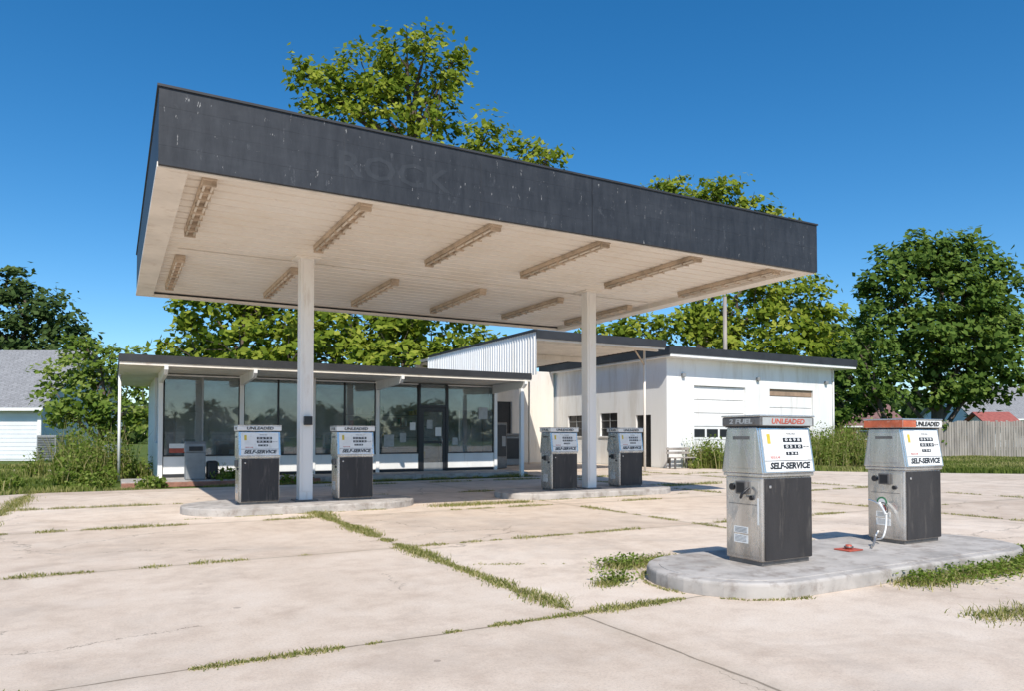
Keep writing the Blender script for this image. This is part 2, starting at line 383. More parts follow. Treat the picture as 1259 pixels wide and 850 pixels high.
for nm,a in (('cap_left',(cx0-.05,cx0+.06)),('cap_right',(cx1-.06,cx1+.05))):
    box(nm,*a,cy0+.062,cy1-.062,ZT+.001,ZT+.03,M['dkgray'],can)
box('trim_front',cx0-.04,cx1+.04,cy0+.031,cy0+.14,ZB-.012,ZB+.048,M['cream'],can)
box('trim_back',cx0-.04,cx1+.04,cy1-.10,cy1+.04,ZB-.005,ZB+.048,M['cream'],can)
box('trim_left',cx0-.04,cx0+.30,cy0+.142,cy1-.102,ZB-.002,ZB+.046,M['cream'],can)
box('trim_right',cx1-.30,cx1+.04,cy0+.142,cy1-.102,ZB-.002,ZB+.046,M['cream'],can)
for xx in (cx0+.30,cx1-.30): box('trim_upstand',xx-.004,xx+.004,cy0+.142,cy1-.102,ZB+.047,ZD+.05,M['cream'],can)
box('roof_deck',cx0+.06,cx1-.06,cy0+.06,cy1-.06,ZD+.12,ZT-.12,M['rooftop'],can)
V=[];F=[]; y=cy0+.06; pit=.305; prof=[]
while y<cy1-.08:
    prof+=[(y,ZD),(y+.115,ZD),(y+.121,ZD+.012),(y+.127,ZD),(y+.235,ZD),(y+.25,ZD+.05),(y+.285,ZD+.05)]; y+=pit
for yy,z in prof:
    V+=[(cx0+.04,yy,z),(cx1-.04,yy,z)]
for i in range(len(prof)-1): F.append((2*i,2*i+1,2*i+3,2*i+2))
mesh('ribbed_soffit',V,F,M['soffit'],can)
for r,(va,vb) in enumerate(((9.6,12.35),(14.1,17.0))):
    for u in (1.02,3.03,5.07,7.1,9.15,11.17):
        va2=va+random.uniform(-.03,.03); vb2=vb+random.uniform(-.04,.04)
        box('light_fixture_tray',u-.085,u+.085,va2,vb2,ZD-.075,ZD-.001,M['fixture'],can,.012)
        for s in (-.05,.05):
            cyl('light_fixture_tube',(u+s,va2+.05,ZD-.10),(u+s,vb2-.05,ZD-.10),.017,M['tube'],can,n=8)
        for k in range(9):
            yy=va2+.03+(vb2-va2-.10)*k/8; box('light_fixture_louver',u-.08,u+.08,yy,yy+(.05 if k%4==0 else .015),ZD-.13,ZD-.076,M['fixture'],can)
cyl('conduit',(cx0+.5,13.6,ZD-.02),(cx1-.5,13.6,ZD-.02),.012,M['cream'],can,n=8)
for u in (3.06,9.35):
    box('post',u-.12,u+.12,13.18,13.42,.13,ZD+.03,M['post'],can,.012)
    box('post_groove_plate',u-.075,u+.075,13.168,13.178,.3,ZD-.06,M['post'],can,.003)
    box('post_base_plate',u-.2,u+.2,13.1,13.5,.131,.155,M['steeld'],can,.004)
    box('post_head_plate',u-.22,u+.22,13.08,13.52,ZD-.03,ZD-.002,M['cream'],can)
box('post_switch_box',3.0,3.14,13.06,13.165,1.5,1.66,M['black'],can,.008)
text('ghost_letters','ROCK',.44,M['ghost'],frame((3.3,cy0-.0318,ZB+.40),(1,0,0),(0,0,1)),can,width=1.6,off=.008,ext=.0006)
for u in (2.6,4.6,8.6,10.4): box('seam_strip',u-.003,u+.003,cy0-.0335,cy0-.031,ZB+.01,ZT-.01,M['dkgray'],can)

# ------------------------------------------------------------ islands
def stadium(u0,u1,v0,v1,n=14):
    r=(v1-v0)/2; vc=(v0+v1)/2; p=[]
    for i in range(n+1):
        a=-math.pi/2+math.pi*i/n; p.append((u1-r+r*math.cos(a),vc+r*math.sin(a)))
    for i in range(n+1):
        a=math.pi/2+math.pi*i/n; p.append((u0+r+r*math.cos(a),vc+r*math.sin(a)))
    return p
for (a,b,c,d) in ((4.15,8.85,3.98,5.52),(1.0,5.1,12.35,14.25),(7.1,11.5,12.5,14.25)):
    e=empty('pump_island',((a+b)/2,(c+d)/2,0))
    prism_z('curb',stadium(a,b,c,d),-.02,.125,M['island'],e,.025)
    prism_z('top_slab',stadium(a+.11,b-.11,c+.11,d-.11),.1,.131,M['island'],e,.004)

# ------------------------------------------------------------ pumps
def pump(u0,v0,kind=0,zb=.13):
    Wd,D=.66,.43
    e=empty('fuel_pump',(u0+Wd/2,v0+D/2,zb))
    def B(n,x0,x1,y0,y1,z0,z1,m,bv=0): return box(n,u0+x0,u0+x1,v0+y0,v0+y1,zb+z0,zb+z1,m,e,bv)
    B('plinth',.02,Wd-.02,.02,D-.02,0.002,.05,M['steeld'])
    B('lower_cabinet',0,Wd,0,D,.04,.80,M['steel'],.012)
    for s,(ya,yb) in (('front',(-.012,-.0)),('rear',(D,D+.012))):
        B(s+'_door',.035,Wd-.01,ya,yb,.05,.785,M['pblack'],.004)
    B('door_lock',.08,.105,-.02,-.0121,.70,.725,M['steel'],.003)
    B('waist_band',-.012,Wd+.012,-.02,D+.02,.80,.83,M['steel'],.006)
    prof=[(v0-.03,zb+.831),(v0+D+.03,zb+.831),(v0+D-.035,zb+1.25),(v0+.035,zb+1.25)]
    prism_x('head',prof,u0-.015,u0+Wd+.015,M['steel'],e,.008)
    B('cap_core',-.01,Wd+.01,.01,D-.01,1.251,1.262,M['black'])
    cm=M['dial'] if kind!=0 else M['steeld']
    B('cap_sign',-.03,Wd+.03,-.015,D+.015,1.263,1.345,cm,.012)
    if kind==0: B('cap_front_label',.0,Wd,-.018,-.0155,1.268,1.340,M['oldpaper'])
    B('cap_lid',-.035,Wd+.035,-.02,D+.02,1.346,1.362,M['steel'],.005)
    if kind==2:
        B('cap_side_label',-.034,-.0305,-.012,D+.012,1.265,1.343,M['orange']); B('cap_front_label',-.028,.2,-.018,-.0155,1.268,1.340,M['orange'])
    for s,x in (('left',-.0),('right',Wd)):
        sg=-1 if s=='left' else 1
        x0,x1=(x-.006,x) if sg<0 else (x,x+.006)
        B(s+'_side_panel',x0,x1,.03,D-.03,.08,.76,M['steel'],.003)
    mh=frame((u0-.0155,v0+D/2,zb+1.04),(0,-1,0),(0,0,1))
    box('head_side_plate',-.16,.16,-.16,.17,0,.005,M['steel'],e,.003,mh)
    box('head_vent',-.10,.10,.10,.13,.005,.007,M['steeld'],e,0,mh)
    ms=frame((u0-.0065,v0+D/2,zb+.42),(0,-1,0),(0,0,1))
    box('side_seam',-.17,.17,.125,.13,0,.002,M['steeld'],e,0,ms)
    box('nozzle_boot',-.06,.07,.22,.34,0,.035,M['steeld'],e,.008,ms)
    box('boot_opening',-.04,.05,.235,.325,.035,.037,M['black'],e,0,ms)
    for (cx_,cy_,r_) in ((-.12,.28,.032),(.11,.19,.022)):
        p=ms@Vector((cx_,cy_,0)); q=ms@Vector((cx_,cy_,.018)); cyl('lock_knob',p,q,r_,M['black'],e)
    box('sticker',-.11,.06,-.14,-.08,0,.0015,M['paper'],e,0,ms)
    box('sticker',-.11,.06,-.23,-.155,0,.0015,M['dial'],e,0,ms)
    for k in range(4): box('sticker_print',-.095,.045,-.095-.012*k,-.091-.012*k,.0016,.0022,M['black'],e,0,ms)
    for k in range(5): box('sticker_print',-.095,.04,-.168-.012*k,-.165-.012*k,.0016,.0022,M['black'],e,0,ms)
    if kind==2:
        p=ms@Vector((-.04,.02,0)); q=ms@Vector((-.04,.02,.003)); cyl('round_sticker',p,q,.06,M['green'],e,n=24)
        p=ms@Vector((-.04,.02,.003)); q=ms@Vector((-.04,.02,.0045)); cyl('round_sticker_centre',p,q,.042,M['paper'],e,n=24)
    if kind==0:
        box('strip_label',.17,.19,-.05,.19,0,.002,M['paper'],e,0,ms)
    for side in (0,1):
        if side==0: mf=frame((u0+Wd/2,v0-.03,zb+.831),(1,0,0),(0,.065,.419))
        else: mf=frame((u0+Wd/2,v0+D+.03,zb+.831),(-1,0,0),(0,-.065,.419))
        def FB(n,a,b,c,d_,h0,h1,m,bv=0): return box(n,a,b,c,d_,h0,h1,m,e,bv,mf)
        FB('dial_bezel',-.335,.335,.004,.418,0,.012,M['steel'],.004)
        FB('dial_face',-.31,.31,.015,.405,.012,.016,M['dial'],.002)
        FB('dial_divider',-.31,.31,.112,.117,.0165,.018,M['black'])
        FB('price_window',-.05,.20,.285,.325,.0165,.0185,M['black'])
        FB('gallon_window',-.05,.20,.225,.262,.0165,.0185,M['black'])
        FB('unit_price_window',-.03,.13,.165,.195,.0165,.0185,M['black'])
        FB('price_card',-.25,-.10,.18,.33,.0165,.018,M['paper'])
        FB('yellow_label',-.255,-.215,.27,.36,.0182,.019,M['yellow'])
        if side==0:
            tr_=lambda x,y_,z_: mf@Matrix.Translation((x,y_,z_))
            text('self_service_text','SELF-SERVICE',.078,M['black'],tr_(0,.066,.0175),e,.54,.25,.0035,'CENTER',.0006)
            text('digits','0 6 9 8',.036,M['paper'],tr_(.075,.305,.019),e,.2,0,.0008,'CENTER',.0004)
            text('digits','0 5 1 0',.034,M['paper'],tr_(.075,.243,.019),e,.2,0,.0008,'CENTER',.0004)
            text('digits','1 3 6',.026,M['paper'],tr_(.05,.18,.019),e,.12,0,.0008,'CENTER',.0004)
            text('dial_lettering','TOTAL SALE',.022,M['black'],tr_(.06,.362,.0165),e,None,0,.0004,'CENTER',.0004)
            text('dial_lettering','GALLONS',.018,M['black'],tr_(.25,.243,.0165),e,None,0,.0003,'CENTER',.0004)
            text('dial_lettering','REGULAR',.03,M['red'],tr_(-.175,.145,.0165),e,None,0,.0006,'CENTER',.0004)
    mc=frame((u0+Wd/2+(.08 if kind==2 else 0),v0-.0185,zb+1.303),(1,0,0),(0,0,1))
    text('cap_text','UNLEADED',.066,M['red'] if kind==0 else M['black'],mc,e,.44,.15,.002,'CENTER',.001)
    mc2=frame((u0-.0305,v0+D/2,zb+1.303),(0,-1,0),(0,0,1))
    if kind!=2: text('cap_text','2 FUEL',.06,M['oldpaper'] if kind==0 else M['black'],mc2,e,.28,.1,.002,'CENTER',.001)
    def nozzle(base,par):
        b=Vector(base)
        tube('nozzle_spout',[b,b+Vector((0,.02,.05)),b+Vector((-.01,.08,.09)),b+Vector((-.01,.15,.10))],.012,M['steel'],par)
        tube('nozzle_body',[b+Vector((-.01,.02,.07)),b+Vector((-.02,-.03,.03)),b+Vector((-.03,-.07,-.04))],.022,M['dial'],par)
        tube('nozzle_guard',[b+Vector((-.03,-.07,-.04)),b+Vector((-.05,-.11,.02)),b+Vector((-.04,-.07,.09)),b+Vector((-.01,.0,.08))],.007,M['steeld'],par)
        tube('nozzle_lever',[b+Vector((-.03,-.06,-.01)),b+Vector((-.04,-.08,.03)),b+Vector((-.03,-.04,.06))],.008,M['red'],par)
        return b+Vector((-.03,-.07,-.04))
    if kind==2:
        k=nozzle((u0-.06,v0+.22,zb+.36),e)
        tube('hose',[k,k+Vector((-.03,-.02,-.12)),k+Vector((-.10,-.03,-.24)),k+Vector((-.06,.04,-.27)),(u0-.10,v0+.30,zb+.03),(u0-.01,v0+.3,zb+.12)],.009,M['dial'],e)
    if kind==0:
        tube('nozzle_hook',[(u0-.04,v0+.2,zb+.62),(u0-.09,v0+.17,zb+.60),(u0-.10,v0+.13,zb+.66),(u0-.03,v0+.12,zb+.70)],.012,M['black'],e)
    return e
pump(5.08,4.56,0); pump(7.45,4.74,2)
pump(1.88,12.92,1); pump(3.58,12.98,3); pump(8.2,13.05,1); pump(10.12,13.2,3)
e=empty('fuel_pipe_stub',(6.6,4.8,.13))
box('flange_plate',6.5,6.72,4.72,4.9,.133,.145,M['red'],e,.003)
cyl('pipe',(6.6,4.8,.14),(6.6,4.8,.19),.03,M['red'],e); cyl('pipe_collar',(6.6,4.8,.16),(6.6,4.8,.175),.045,M['steeld'],e)
tube('bent_conduit',[(6.9,4.75,.15),(7.02,4.8,.17),(7.1,4.85,.26),(7.16,4.88,.2)],.012,M['steel'],e)

# ------------------------------------------------------------ store
st=empty('convenience_store',(6.5,25,0))
VF=22.6; U0,U1=1.17,11.85
box('walkway',.2,12.1,20.75,VF-.002,-.02,.12,M['island'],st,.01)
box('walkway_brick_edge',.2,5.2,20.64,20.748,-.02,.10,M['brick'],st,.01)
box('floor_slab',U0,U1,VF,29,-.02,.125,M['interf'],st)
def seg(u0,u1,zk=.72):
    box('base_course',u0,u1,VF-.012,VF+.10,.121,.22,M['dkgray'],st)
    box('knee_wall',u0,u1,VF,VF+.09,.221,zk,M['white'],st)
    box('sill',u0,u1,VF-.03,VF+.1,zk+.001,zk+.04,M['dkgray'],st)
cols=[1.17,3.34,5.45,7.52,11.85]
segs=[(1.25,3.28),(3.40,5.39),(5.51,7.46),(7.58,8.94),(10.02,11.78)]
for a,b in segs: seg(a,b); box('glass',a+.03,b-.03,VF+.03,VF+.042,.762,3.02,M['glass'],st)
for c in cols: box('column',c-.06,c+.06,VF-.05,VF+.12,.12,3.1,M['white'],st,.006)
for m_ in (2.27,4.4,6.45): box('mullion',m_-.025,m_+.025,VF,VF+.08,.762,3.02,M['gray' if m_<3 else 'black'],st)
for a,b in segs:
    box('frame_top',a,b,VF-.004,VF+.09,3.021,3.06,M['white'],st)
    for x in (a+.012,b-.012): box('frame_jamb',x-.012,x+.012,VF+.001,VF+.075,.762,3.02,M['black'],st)
box('door_jamb',8.945,9.02,VF-.02,VF+.09,.12,3.06,M['black'],st); box('door_jamb',9.94,10.015,VF-.02,VF+.09,.12,3.06,M['black'],st)
box('transom_bar',9.021,9.939,VF-.02,VF+.09,2.28,2.36,M['black'],st)
box('transom_glass',9.021,9.939,VF+.02,VF+.03,2.361,3.06,M['glass'],st)
box('door_stile',9.03,9.14,VF,VF+.045,.13,2.27,M['black'],st); box('door_stile',9.83,9.935,VF,VF+.045,.13,2.27,M['black'],st)
box('door_rail',9.141,9.829,VF,VF+.045,.13,.42,M['gray'],st); box('door_rail',9.141,9.829,VF,VF+.045,2.12,2.27,M['black'],st); box('door_mid_rail',9.141,9.829,VF,VF+.045,1.05,1.13,M['black'],st)
box('door_glass',9.141,9.829,VF+.018,VF+.026,.421,2.119,M['glass'],st)
box('door_paper',9.25,9.45,VF+.008,VF+.012,1.55,1.85,M['oldpaper'],st); box('door_paper',9.56,9.78,VF+.008,VF+.012,1.3,1.6,M['paper'],st)
tube('door_handle',[(9.78,VF-.0,1.0),(9.78,VF-.06,1.0),(9.78,VF-.06,1.3),(9.78,VF,1.3)],.012,M['steel'],st,False)
for (x,z,w,h,m_) in ((1.4,.82,.5,.13,'red'),(1.40,.955,.5,.13,'paper'),(7.75,.95,.35,.4,'oldpaper'),(8.3,1.1,.22,.3,'oldpaper'),(8.65,1.5,.2,.26,'paper'),(10.2,1.0,.2,.25,'oldpaper'),(11.2,1.9,.35,.42,'oldpaper'),(6.7,1.3,.25,.33,'oldpaper')):
    box('window_notice',x,x+w,VF+(.022 if m_=='red' else .018),VF+(.024 if m_=='red' else .020),z,z+h,M[m_],st)
box('end_wall_low',U0-.06,U0+.06,VF+.125,28.95,.12,1.1,M['white'],st)
box('end_wall_high',U0-.06,U0+.06,24.6,28.95,1.101,3.1,M['white'],st)
box('end_glass',U0-.01,U0+.01,VF+.125,24.55,1.101,3.1,M['glass'],st)
box('back_wall',U0,U1,28.96,29.1,.12,3.1,M['gwhite'],st)
box('interior_back',U0+.1,U1-.1,26.9,27.0,.13,3.09,M['inter'],st)
box('right_wall',U1-.06,U1+.06,25.6,28.95,.12,3.1,M['white'],st)
box('side_glass',U1-.01,U1+.01,VF+.13,25.55,.4,3.1,M['glass'],st)
box('side_knee',U1-.05,U1+.05,VF+.13,25.58,.12,.398,M['white'],st)
for vv in (23.6,24.6): box('side_mullion',U1-.03,U1+.03,vv-.03,vv+.03,.4,3.1,M['black'],st)
box('counter',3.0,6.4,25,25.7,.13,1.15,M['ply'],st,.01); box('counter_top',2.95,6.45,24.95,25.75,1.151,1.2,M['gray'],st)
for i in range(5):
    box('shelf',7.4,10.8,26.2,26.7,.4+.42*i,.43+.42*i,M['gray'],st)
for i in range(30):
    x=7.45+random.random()*3.2; k=random.randrange(5); h=random.uniform(.12,.32)
    box('shelf_goods',x,x+random.uniform(.08,.2),26.25,26.5,.431+.42*k,.43+.42*k+h,M[random.choice(['paper','red','yellow','green','gray','white'])],st)
for i in range(34):
    x=random.uniform(1.5,11.4); yv=VF+random.uniform(.35,1.1); w_=random.uniform(.15,.55); h=random.uniform(.5,1.25)
    if 8.8<x<10.1: continue
    box('stored_clutter',x,min(x+w_,11.6),yv,yv+random.uniform(.15,.4),.13,.13+h,M[random.choice(['paper','white','gray','ply','green','oldpaper','inter','dial','steeld'])],st,.01)
box('cooler',1.8,2.8,26.1,26.85,.13,2.1,M['white'],st,.02); box('inner_sign',4.4,6.2,23.9,23.94,.8,1.25,M['green'],st)
box('half_blind',3.5,5.3,22.8,22.82,1.9,3.0,M['inter'],st); box('half_blind',10.1,11.7,22.8,22.82,2.2,3.0,M['inter'],st)
rx0,rx1,ry0,ry1=.12,11.98,20.3,29.4
box('roof_soffit',rx0+.04,rx1-.02,ry0+.04,ry1-.04,3.10,3.16,M['cream'],st)
box('roof_fascia_front',rx0,rx1,ry0,ry0+.038,3.09,3.16,M['cream'],st)
box('roof_edge_front',rx0-.02,rx1,ry0-.03,ry0+.06,3.161,3.36,M['dkgray'],st)
box('roof_edge_left',rx0-.02,rx0+.06,ry0+.061,ry1,3.161,3.36,M['dkgray'],st)
box('roof_fascia_left',rx0,rx0+.038,ry0+.04,ry1,3.09,3.16,M['cream'],st)
box('roof_top',rx0+.06,rx1,ry0+.061,ry1,3.165,3.33,M['rooftop'],st)
for c in (1.17,3.34,7.52,11.75):
    prism_x('outrigger_beam',[(ry0-.06,3.0),(ry0+.1,2.88),(VF-.06,2.80),(VF-.06,3.098),(ry0-.06,3.098)][::-1],c-.045,c+.045,M['white'],st)
cyl('corner_pole',(.16,24,-.02),(.16,24,3.1),.04,M['white'],st)
box('front_column',11.64,11.76,20.4,20.52,-.02,2.86,M['white'],st,.005)

e=empty('trash_bin',(2.0,21.4,.12))
box('body',1.72,2.22,21.2,21.65,.12,.86,M['gray'],e,.03); prism_x('hood',[(21.19,.861),(21.66,.861),(21.6,1.08),(21.42,1.16),(21.25,1.08)],1.71,2.23,M['gray'],e,.015)
box('flap',1.80,2.14,21.175,21.2,.90,1.02,M['black'],e)
box('side_bag',2.26,2.55,21.25,21.6,.12,.62,M['black'],e,.06)

# ------------------------------------------------------------ breezeway roof
bw=empty('breezeway_canopy',(15,25,0))
box('roof_slab',12.0,17.4,20.0,31,4.60,4.72,M['rooftop'],bw)
V=[];F=[];prof=[];y=20.06
while y<30.9: prof+=[(y,4.56),(y+.2,4.56),(y+.215,4.595),(y+.285,4.595)]; y+=.3
for yy,z in prof: V+=[(12.05,yy,z),(17.36,yy,z)]
for i in range(len(prof)-1): F.append((2*i,2*i+1,2*i+3,2*i+2))
mesh('ribbed_soffit',V,F,M['cream'],bw)
box('front_edge',11.98,17.42,19.95,19.998,4.50,4.78,M['dkgray'],bw); box('right_edge',17.402,17.44,20.0,31,4.52,4.78,M['dkgray'],bw)
box('front_trim',12.0,17.4,20.0,20.04,4.44,4.555,M['cream'],bw)
V=[];F=[]; yy=19.99
pr=[]
while yy<29: pr+=[(0,yy),(0,yy+.09),(.03,yy+.11),(.03,yy+.16)]; yy+=.18
for dx,yy in pr: V+=[(11.99-dx,yy,3.30),(11.99-dx,yy,4.72)]
for i in range(len(pr)-1): F.append((2*i,2*i+1,2*i+3,2*i+2))
mesh('corrugated_side_panel',V,F,M['gwhite'],bw)
box('side_panel_back',11.995,12.03,20.05,29,3.35,4.59,M['white'],bw)
box('side_panel_cap',11.92,12.02,19.97,29,4.721,4.80,M['dkgray'],bw)
box('beam_cross',12.1,17.3,24.5,24.62,4.36,4.555,M['cream'],bw); box('beam_front',12.04,17.35,20.3,20.4,4.40,4.555,M['cream'],bw)
cyl('pole',(17.28,21.0,0),(17.28,21.0,4.56),.045,M['cream'],bw); cyl('brace',(17.28,21.0,3.95),(16.5,20.7,4.55),.03,M['fixture'],bw)
cyl('pole',(17.28,29.5,0),(17.28,29.5,4.56),.045,M['cream'],bw)
box('rear_wall',12.1,19.6,31.0,31.12,3.0,4.56,M['cream'],bw)
box('rear_wall_low',12.1,19.6,31.0,31.12,0,.5,M['cream'],bw)
box('rear_wall_pier',17.2,19.6,31.0,31.12,.501,2.999,M['cream'],bw)
box('rear_dark_glazing',12.1,17.19,31.04,31.06,.501,2.999,M['black'],bw)
for i in range(6): box('rear_mullion',12.1+i*1.0,12.17+i*1.0,30.97,31.03,.501,2.999,M['gray'],bw)
e=empty('vending_machine',(13.3,25.5,0)); box('cabinet',12.9,13.75,25.2,25.95,.02,1.85,M['steeld'],e,.03); box('front_panel',12.95,13.7,25.17,25.199,.5,1.75,M['black'],e,.01); box('coin_panel',13.5,13.66,25.16,25.17,.9,1.3,M['gray'],e)
e=empty('ice_chest',(15.2,28.2,0)); box('body',14.4,16.0,27.8,28.6,.02,1.3,M['gray'],e,.03); box('lid',14.42,15.98,27.74,28.55,1.301,1.42,M['steeld'],e,.03); box('door',14.5,15.9,27.775,27.80,.3,1.2,M['black'],e)

# ------------------------------------------------------------ garage
ga=empty('service_garage',(25,27,0))
gx0,gx1,gy0,gy1,gh=19.75,30.1,22.6,31.7,4.5
d1=(21.2,24.2); d2=(25.7,28.6); dh=3.42
box('front_wall_left',gx0,d1[0],gy0,gy0+.2,0,gh,M['gwhite'],ga); box('front_wall_mid',d1[1],d2[0],gy0,gy0+.2,0,gh,M['gwhite'],ga); box('front_wall_right',d2[1],gx1,gy0,gy0+.2,0,gh,M['gwhite'],ga)
for a,b in (d1,d2):
    box('lintel_wall',a,b,gy0,gy0+.2,dh,gh,M['gwhite'],ga)
    box('door_frame',a-.09,a-.001,gy0-.03,gy0-.002,0,dh+.1,M['white'],ga); box('door_frame',b+.001,b+.09,gy0-.03,gy0-.002,0,dh+.1,M['white'],ga); box('door_frame_head',a,b,gy0-.03,gy0-.002,dh+.01,dh+.1,M['white'],ga)
def gdoor(a,b,z0,z1,n,win):
    h=(z1-z0)/n
    for i in range(n):
        za=z0+i*h; zb=z0+(i+1)*h-.02
        if i in win:
            k=4; w=(b-a)/k
            box('door_rail',a,b,gy0+.07,gy0+.11,za,za+.1,M['white'],ga); box('door_rail',a,b,gy0+.07,gy0+.11,zb-.1,zb,M['white'],ga)
            for j in range(k+1): box('door_stile',max(a,a+j*w-.05),min(b,a+j*w+.05),gy0+.072,gy0+.108,za+.1,zb-.1,M['white'],ga)
            box('door_panes',a+.01,b-.01,gy0+.085,gy0+.095,za+.1,zb-.1,M['black'],ga)
        else:
            box('door_panel',a,b,gy0+.07,gy0+.11,za,zb,M['white'],ga,.01)
        box('door_gap',a,b,gy0+.09,gy0+.10,zb+.001,zb+.019,M['black'],ga)
gdoor(*d1,.02,dh,6,(2,)); gdoor(*d2,.02,dh-.30,6,(2,))
box('door_boarding',d2[0],d2[1],gy0+.06,gy0+.1,dh-.29,dh,M['ply'],ga)
wins=[(23.6,24.6,0,2.2),(25.9,27.2,1.3,2.35),(28.6,29.9,1.3,2.3)]
ys=gy0+.2
for (a,b,z0,z1) in wins:
    box('left_wall',gx0,gx0+.2,ys,a,0,gh,M['gwhite'],ga)
    if z0>0: box('left_wall',gx0,gx0+.2,a,b,0,z0,M['gwhite'],ga)
    box('left_wall',gx0,gx0+.2,a,b,z1,gh,M['gwhite'],ga)
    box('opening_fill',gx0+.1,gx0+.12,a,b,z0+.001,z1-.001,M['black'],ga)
    if z0>0:
        box('window_bar',gx0+.07,gx0+.099,(a+b)/2-.02,(a+b)/2+.02,z0,z1,M['gray'],ga)
        for zz in (z0+.35,z0+.7): box('window_bar',gx0+.072,gx0+.097,a,b,zz-.015,zz+.015,M['gray'],ga)
        box('window_sill',gx0-.04,gx0+.06,a-.05,b+.05,z0-.06,z0-.001,M['white'],ga)
    ys=b
box('left_wall',gx0,gx0+.2,ys,gy1,0,gh,M['gwhite'],ga)
box('right_wall',gx1-.2,gx1,gy0+.201,gy1,0,gh,M['gwhite'],ga); box('rear_wall',gx0+.2,gx1-.2,gy1-.2,gy1,0,gh,M['gwhite'],ga)
box('eave_soffit',gx0-.35,gx1+.8,gy0-.6,gy1+.3,gh+.001,gh+.06,M['white'],ga)
box('eave_board',gx0-.36,gx1+.81,gy0-.63,gy0-.601,gh+.0,gh+.12,M['white'],ga)
box('roof_slab',gx0-.35,gx1+.8,gy0-.6,gy1+.3,gh+.061,gh+.40,M['rooftop'],ga)
box('roof_edge_front',gx0-.42,gx1+.87,gy0-.66,gy0-.632,gh+.11,gh+.43,M['dkgray'],ga)
box('roof_edge_left',gx0-.42,gx0-.351,gy0-.631,gy1+.3,gh+.06,gh+.43,M['dkgray'],ga); box('roof_edge_right',gx1+.801,gx1+.87,gy0-.631,gy1+.3,gh+.06,gh+.43,M['dkgray'],ga)
for x in (20.6,24.95,29.5):
    box('wall_lamp',x-.08,x+.08,gy0-.14,gy0-.002,3.75,3.9,M['gray'],ga,.02)
cyl('downpipe',(30.0,gy0-.06,.1),(30.0,gy0-.06,gh),.04,M['white'],ga)
e=empty('wooden_bench',(20.2,21.9,0))
bx,by=19.3,21.7
for i in range(3): box('seat_slat',bx,bx+1.2,by+.13*i,by+.11+.13*i,.42,.46,M['wood'],e,.005)
for i in range(2): box('back_slat',bx,bx+1.2,by+.42,by+.45,.58+.16*i,.68+.16*i,M['wood'],e,.005)
for x in (bx+.1,bx+1.05):
    for y_ in (by+.03,by+.35): box('leg',x,x+.06,y_,y_+.06,0,.419,M['steeld'],e)
    box('back_support',x,x+.05,by+.455,by+.50,.2,.85,M['steeld'],e)

px,py=W(11.7,39.4); e=empty('utility_pole',(px,py,0)); cyl('pole',(px,py,0),(px,py,9.0),.13,M['wood'],e,.10)
cyl('insulator',(px,py,9.0),(px,py,9.18),.05,M['gray'],e)

# ------------------------------------------------------------ neighbours
R=Matrix.Rotation(-YAW,4,'Z')
def house(name,lat0,lat1,d0,d1,he,hr,wallm,roofm):
    c=W((lat0+lat1)/2,(d0+d1)/2); e=empty(name,(c[0],c[1],0))
    B=lambda n,a,b,c_,d_,z0,z1,m,bv=0: box(n,a,b,c_,d_,z0,z1,m,e,bv,R)
    B('walls',lat0,lat1,d0,d1,0,he,wallm)
    n=int(he/.22)
    for i in range(n): B('siding_board',lat0-.01,lat1+.01,d0-.03,d0-.002,.1+i*.22,.1+i*.22+.2,wallm)
    mid=(d0+d1)/2
    prism_x('gable',[(d0,he),(d1,he),(mid,hr-.15)],lat0,lat1,wallm,e,0,R)
    for s in (0,1):
        ya=d0-.5 if s==0 else d1+.5
        sl=(hr-he)/(mid-d0); ze=he-.5*sl
        prism_x('roof_slope',[(ya,ze),(mid,hr),(mid,hr+.14),(ya,ze+.14)],lat0-.45,lat1+.45,roofm,e,0,R)
    B('fascia_board',lat0-.45,lat1+.45,d0-.53,d0-.502,he-.5*(hr-he)/(mid-d0)-.03,he-.5*(hr-he)/(mid-d0)+.13,M['white'])
    w0=lat0+(lat1-lat0)*.3
    B('window_frame',w0,w0+1.6,d0-.1,d0-.032,he*.35,he*.75,M['white']); B('window_pane',w0+.1,w0+1.5,d0-.12,d0-.101,he*.35+.1,he*.75-.1,M['black'])
    return e,B
e,B=house('white_house',-46,-24.9,38,46,3.05,6.2,M['siding'],M['shingle'])
B('corner_board',-25.0,-24.8,37.9,37.968,0,3.0,M['white'])
q=W(-23.7,37)
e=empty('air_conditioner',(q[0],q[1],0))
box('case',-24.3,-23.3,36.8,37.5,.1,1.35,M['gray'],e,.03,R)
for i in range(9): box('grille_slat',-24.22,-23.38,36.77,36.799,.22+.12*i,.28+.12*i,M['steeld'],e,0,R)
house('bungalow',50,66,78,88,3.4,6.9,M['siding'],M['shingle'])
house('brick_house',36,43.5,80,88,2.6,4.9,M['brick'],M['roofred'])
house('shed',46.5,49.3,70,74,2.4,3.6,M['siding'],M['redroof'])
e=empty('wooden_fence',(*W(34,46),0)); V=[];F=[]
lat=25.8
while lat<60:
    w=.14; h=2.25+random.uniform(-.05,.05); dd=46-(lat-25.8)*.06+random.uniform(-.01,.01)
    b=len(V)
    for z in (0,h):
        for (l_,q_) in ((lat,dd),(lat+w,dd),(lat+w,dd+.025),(lat,dd+.025)):
            p=W(l_,q_); V.append((p[0],p[1],z+(random.uniform(-.02,.02) if z else 0)))
    F+=[(b,b+1,b+5,b+4),(b+1,b+2,b+6,b+5),(b+2,b+3,b+7,b+6),(b+3,b,b+4,b+7),(b+4,b+5,b+6,b+7)]
    lat+=w+.018
mesh('pickets',V,F,M['wood'],e)
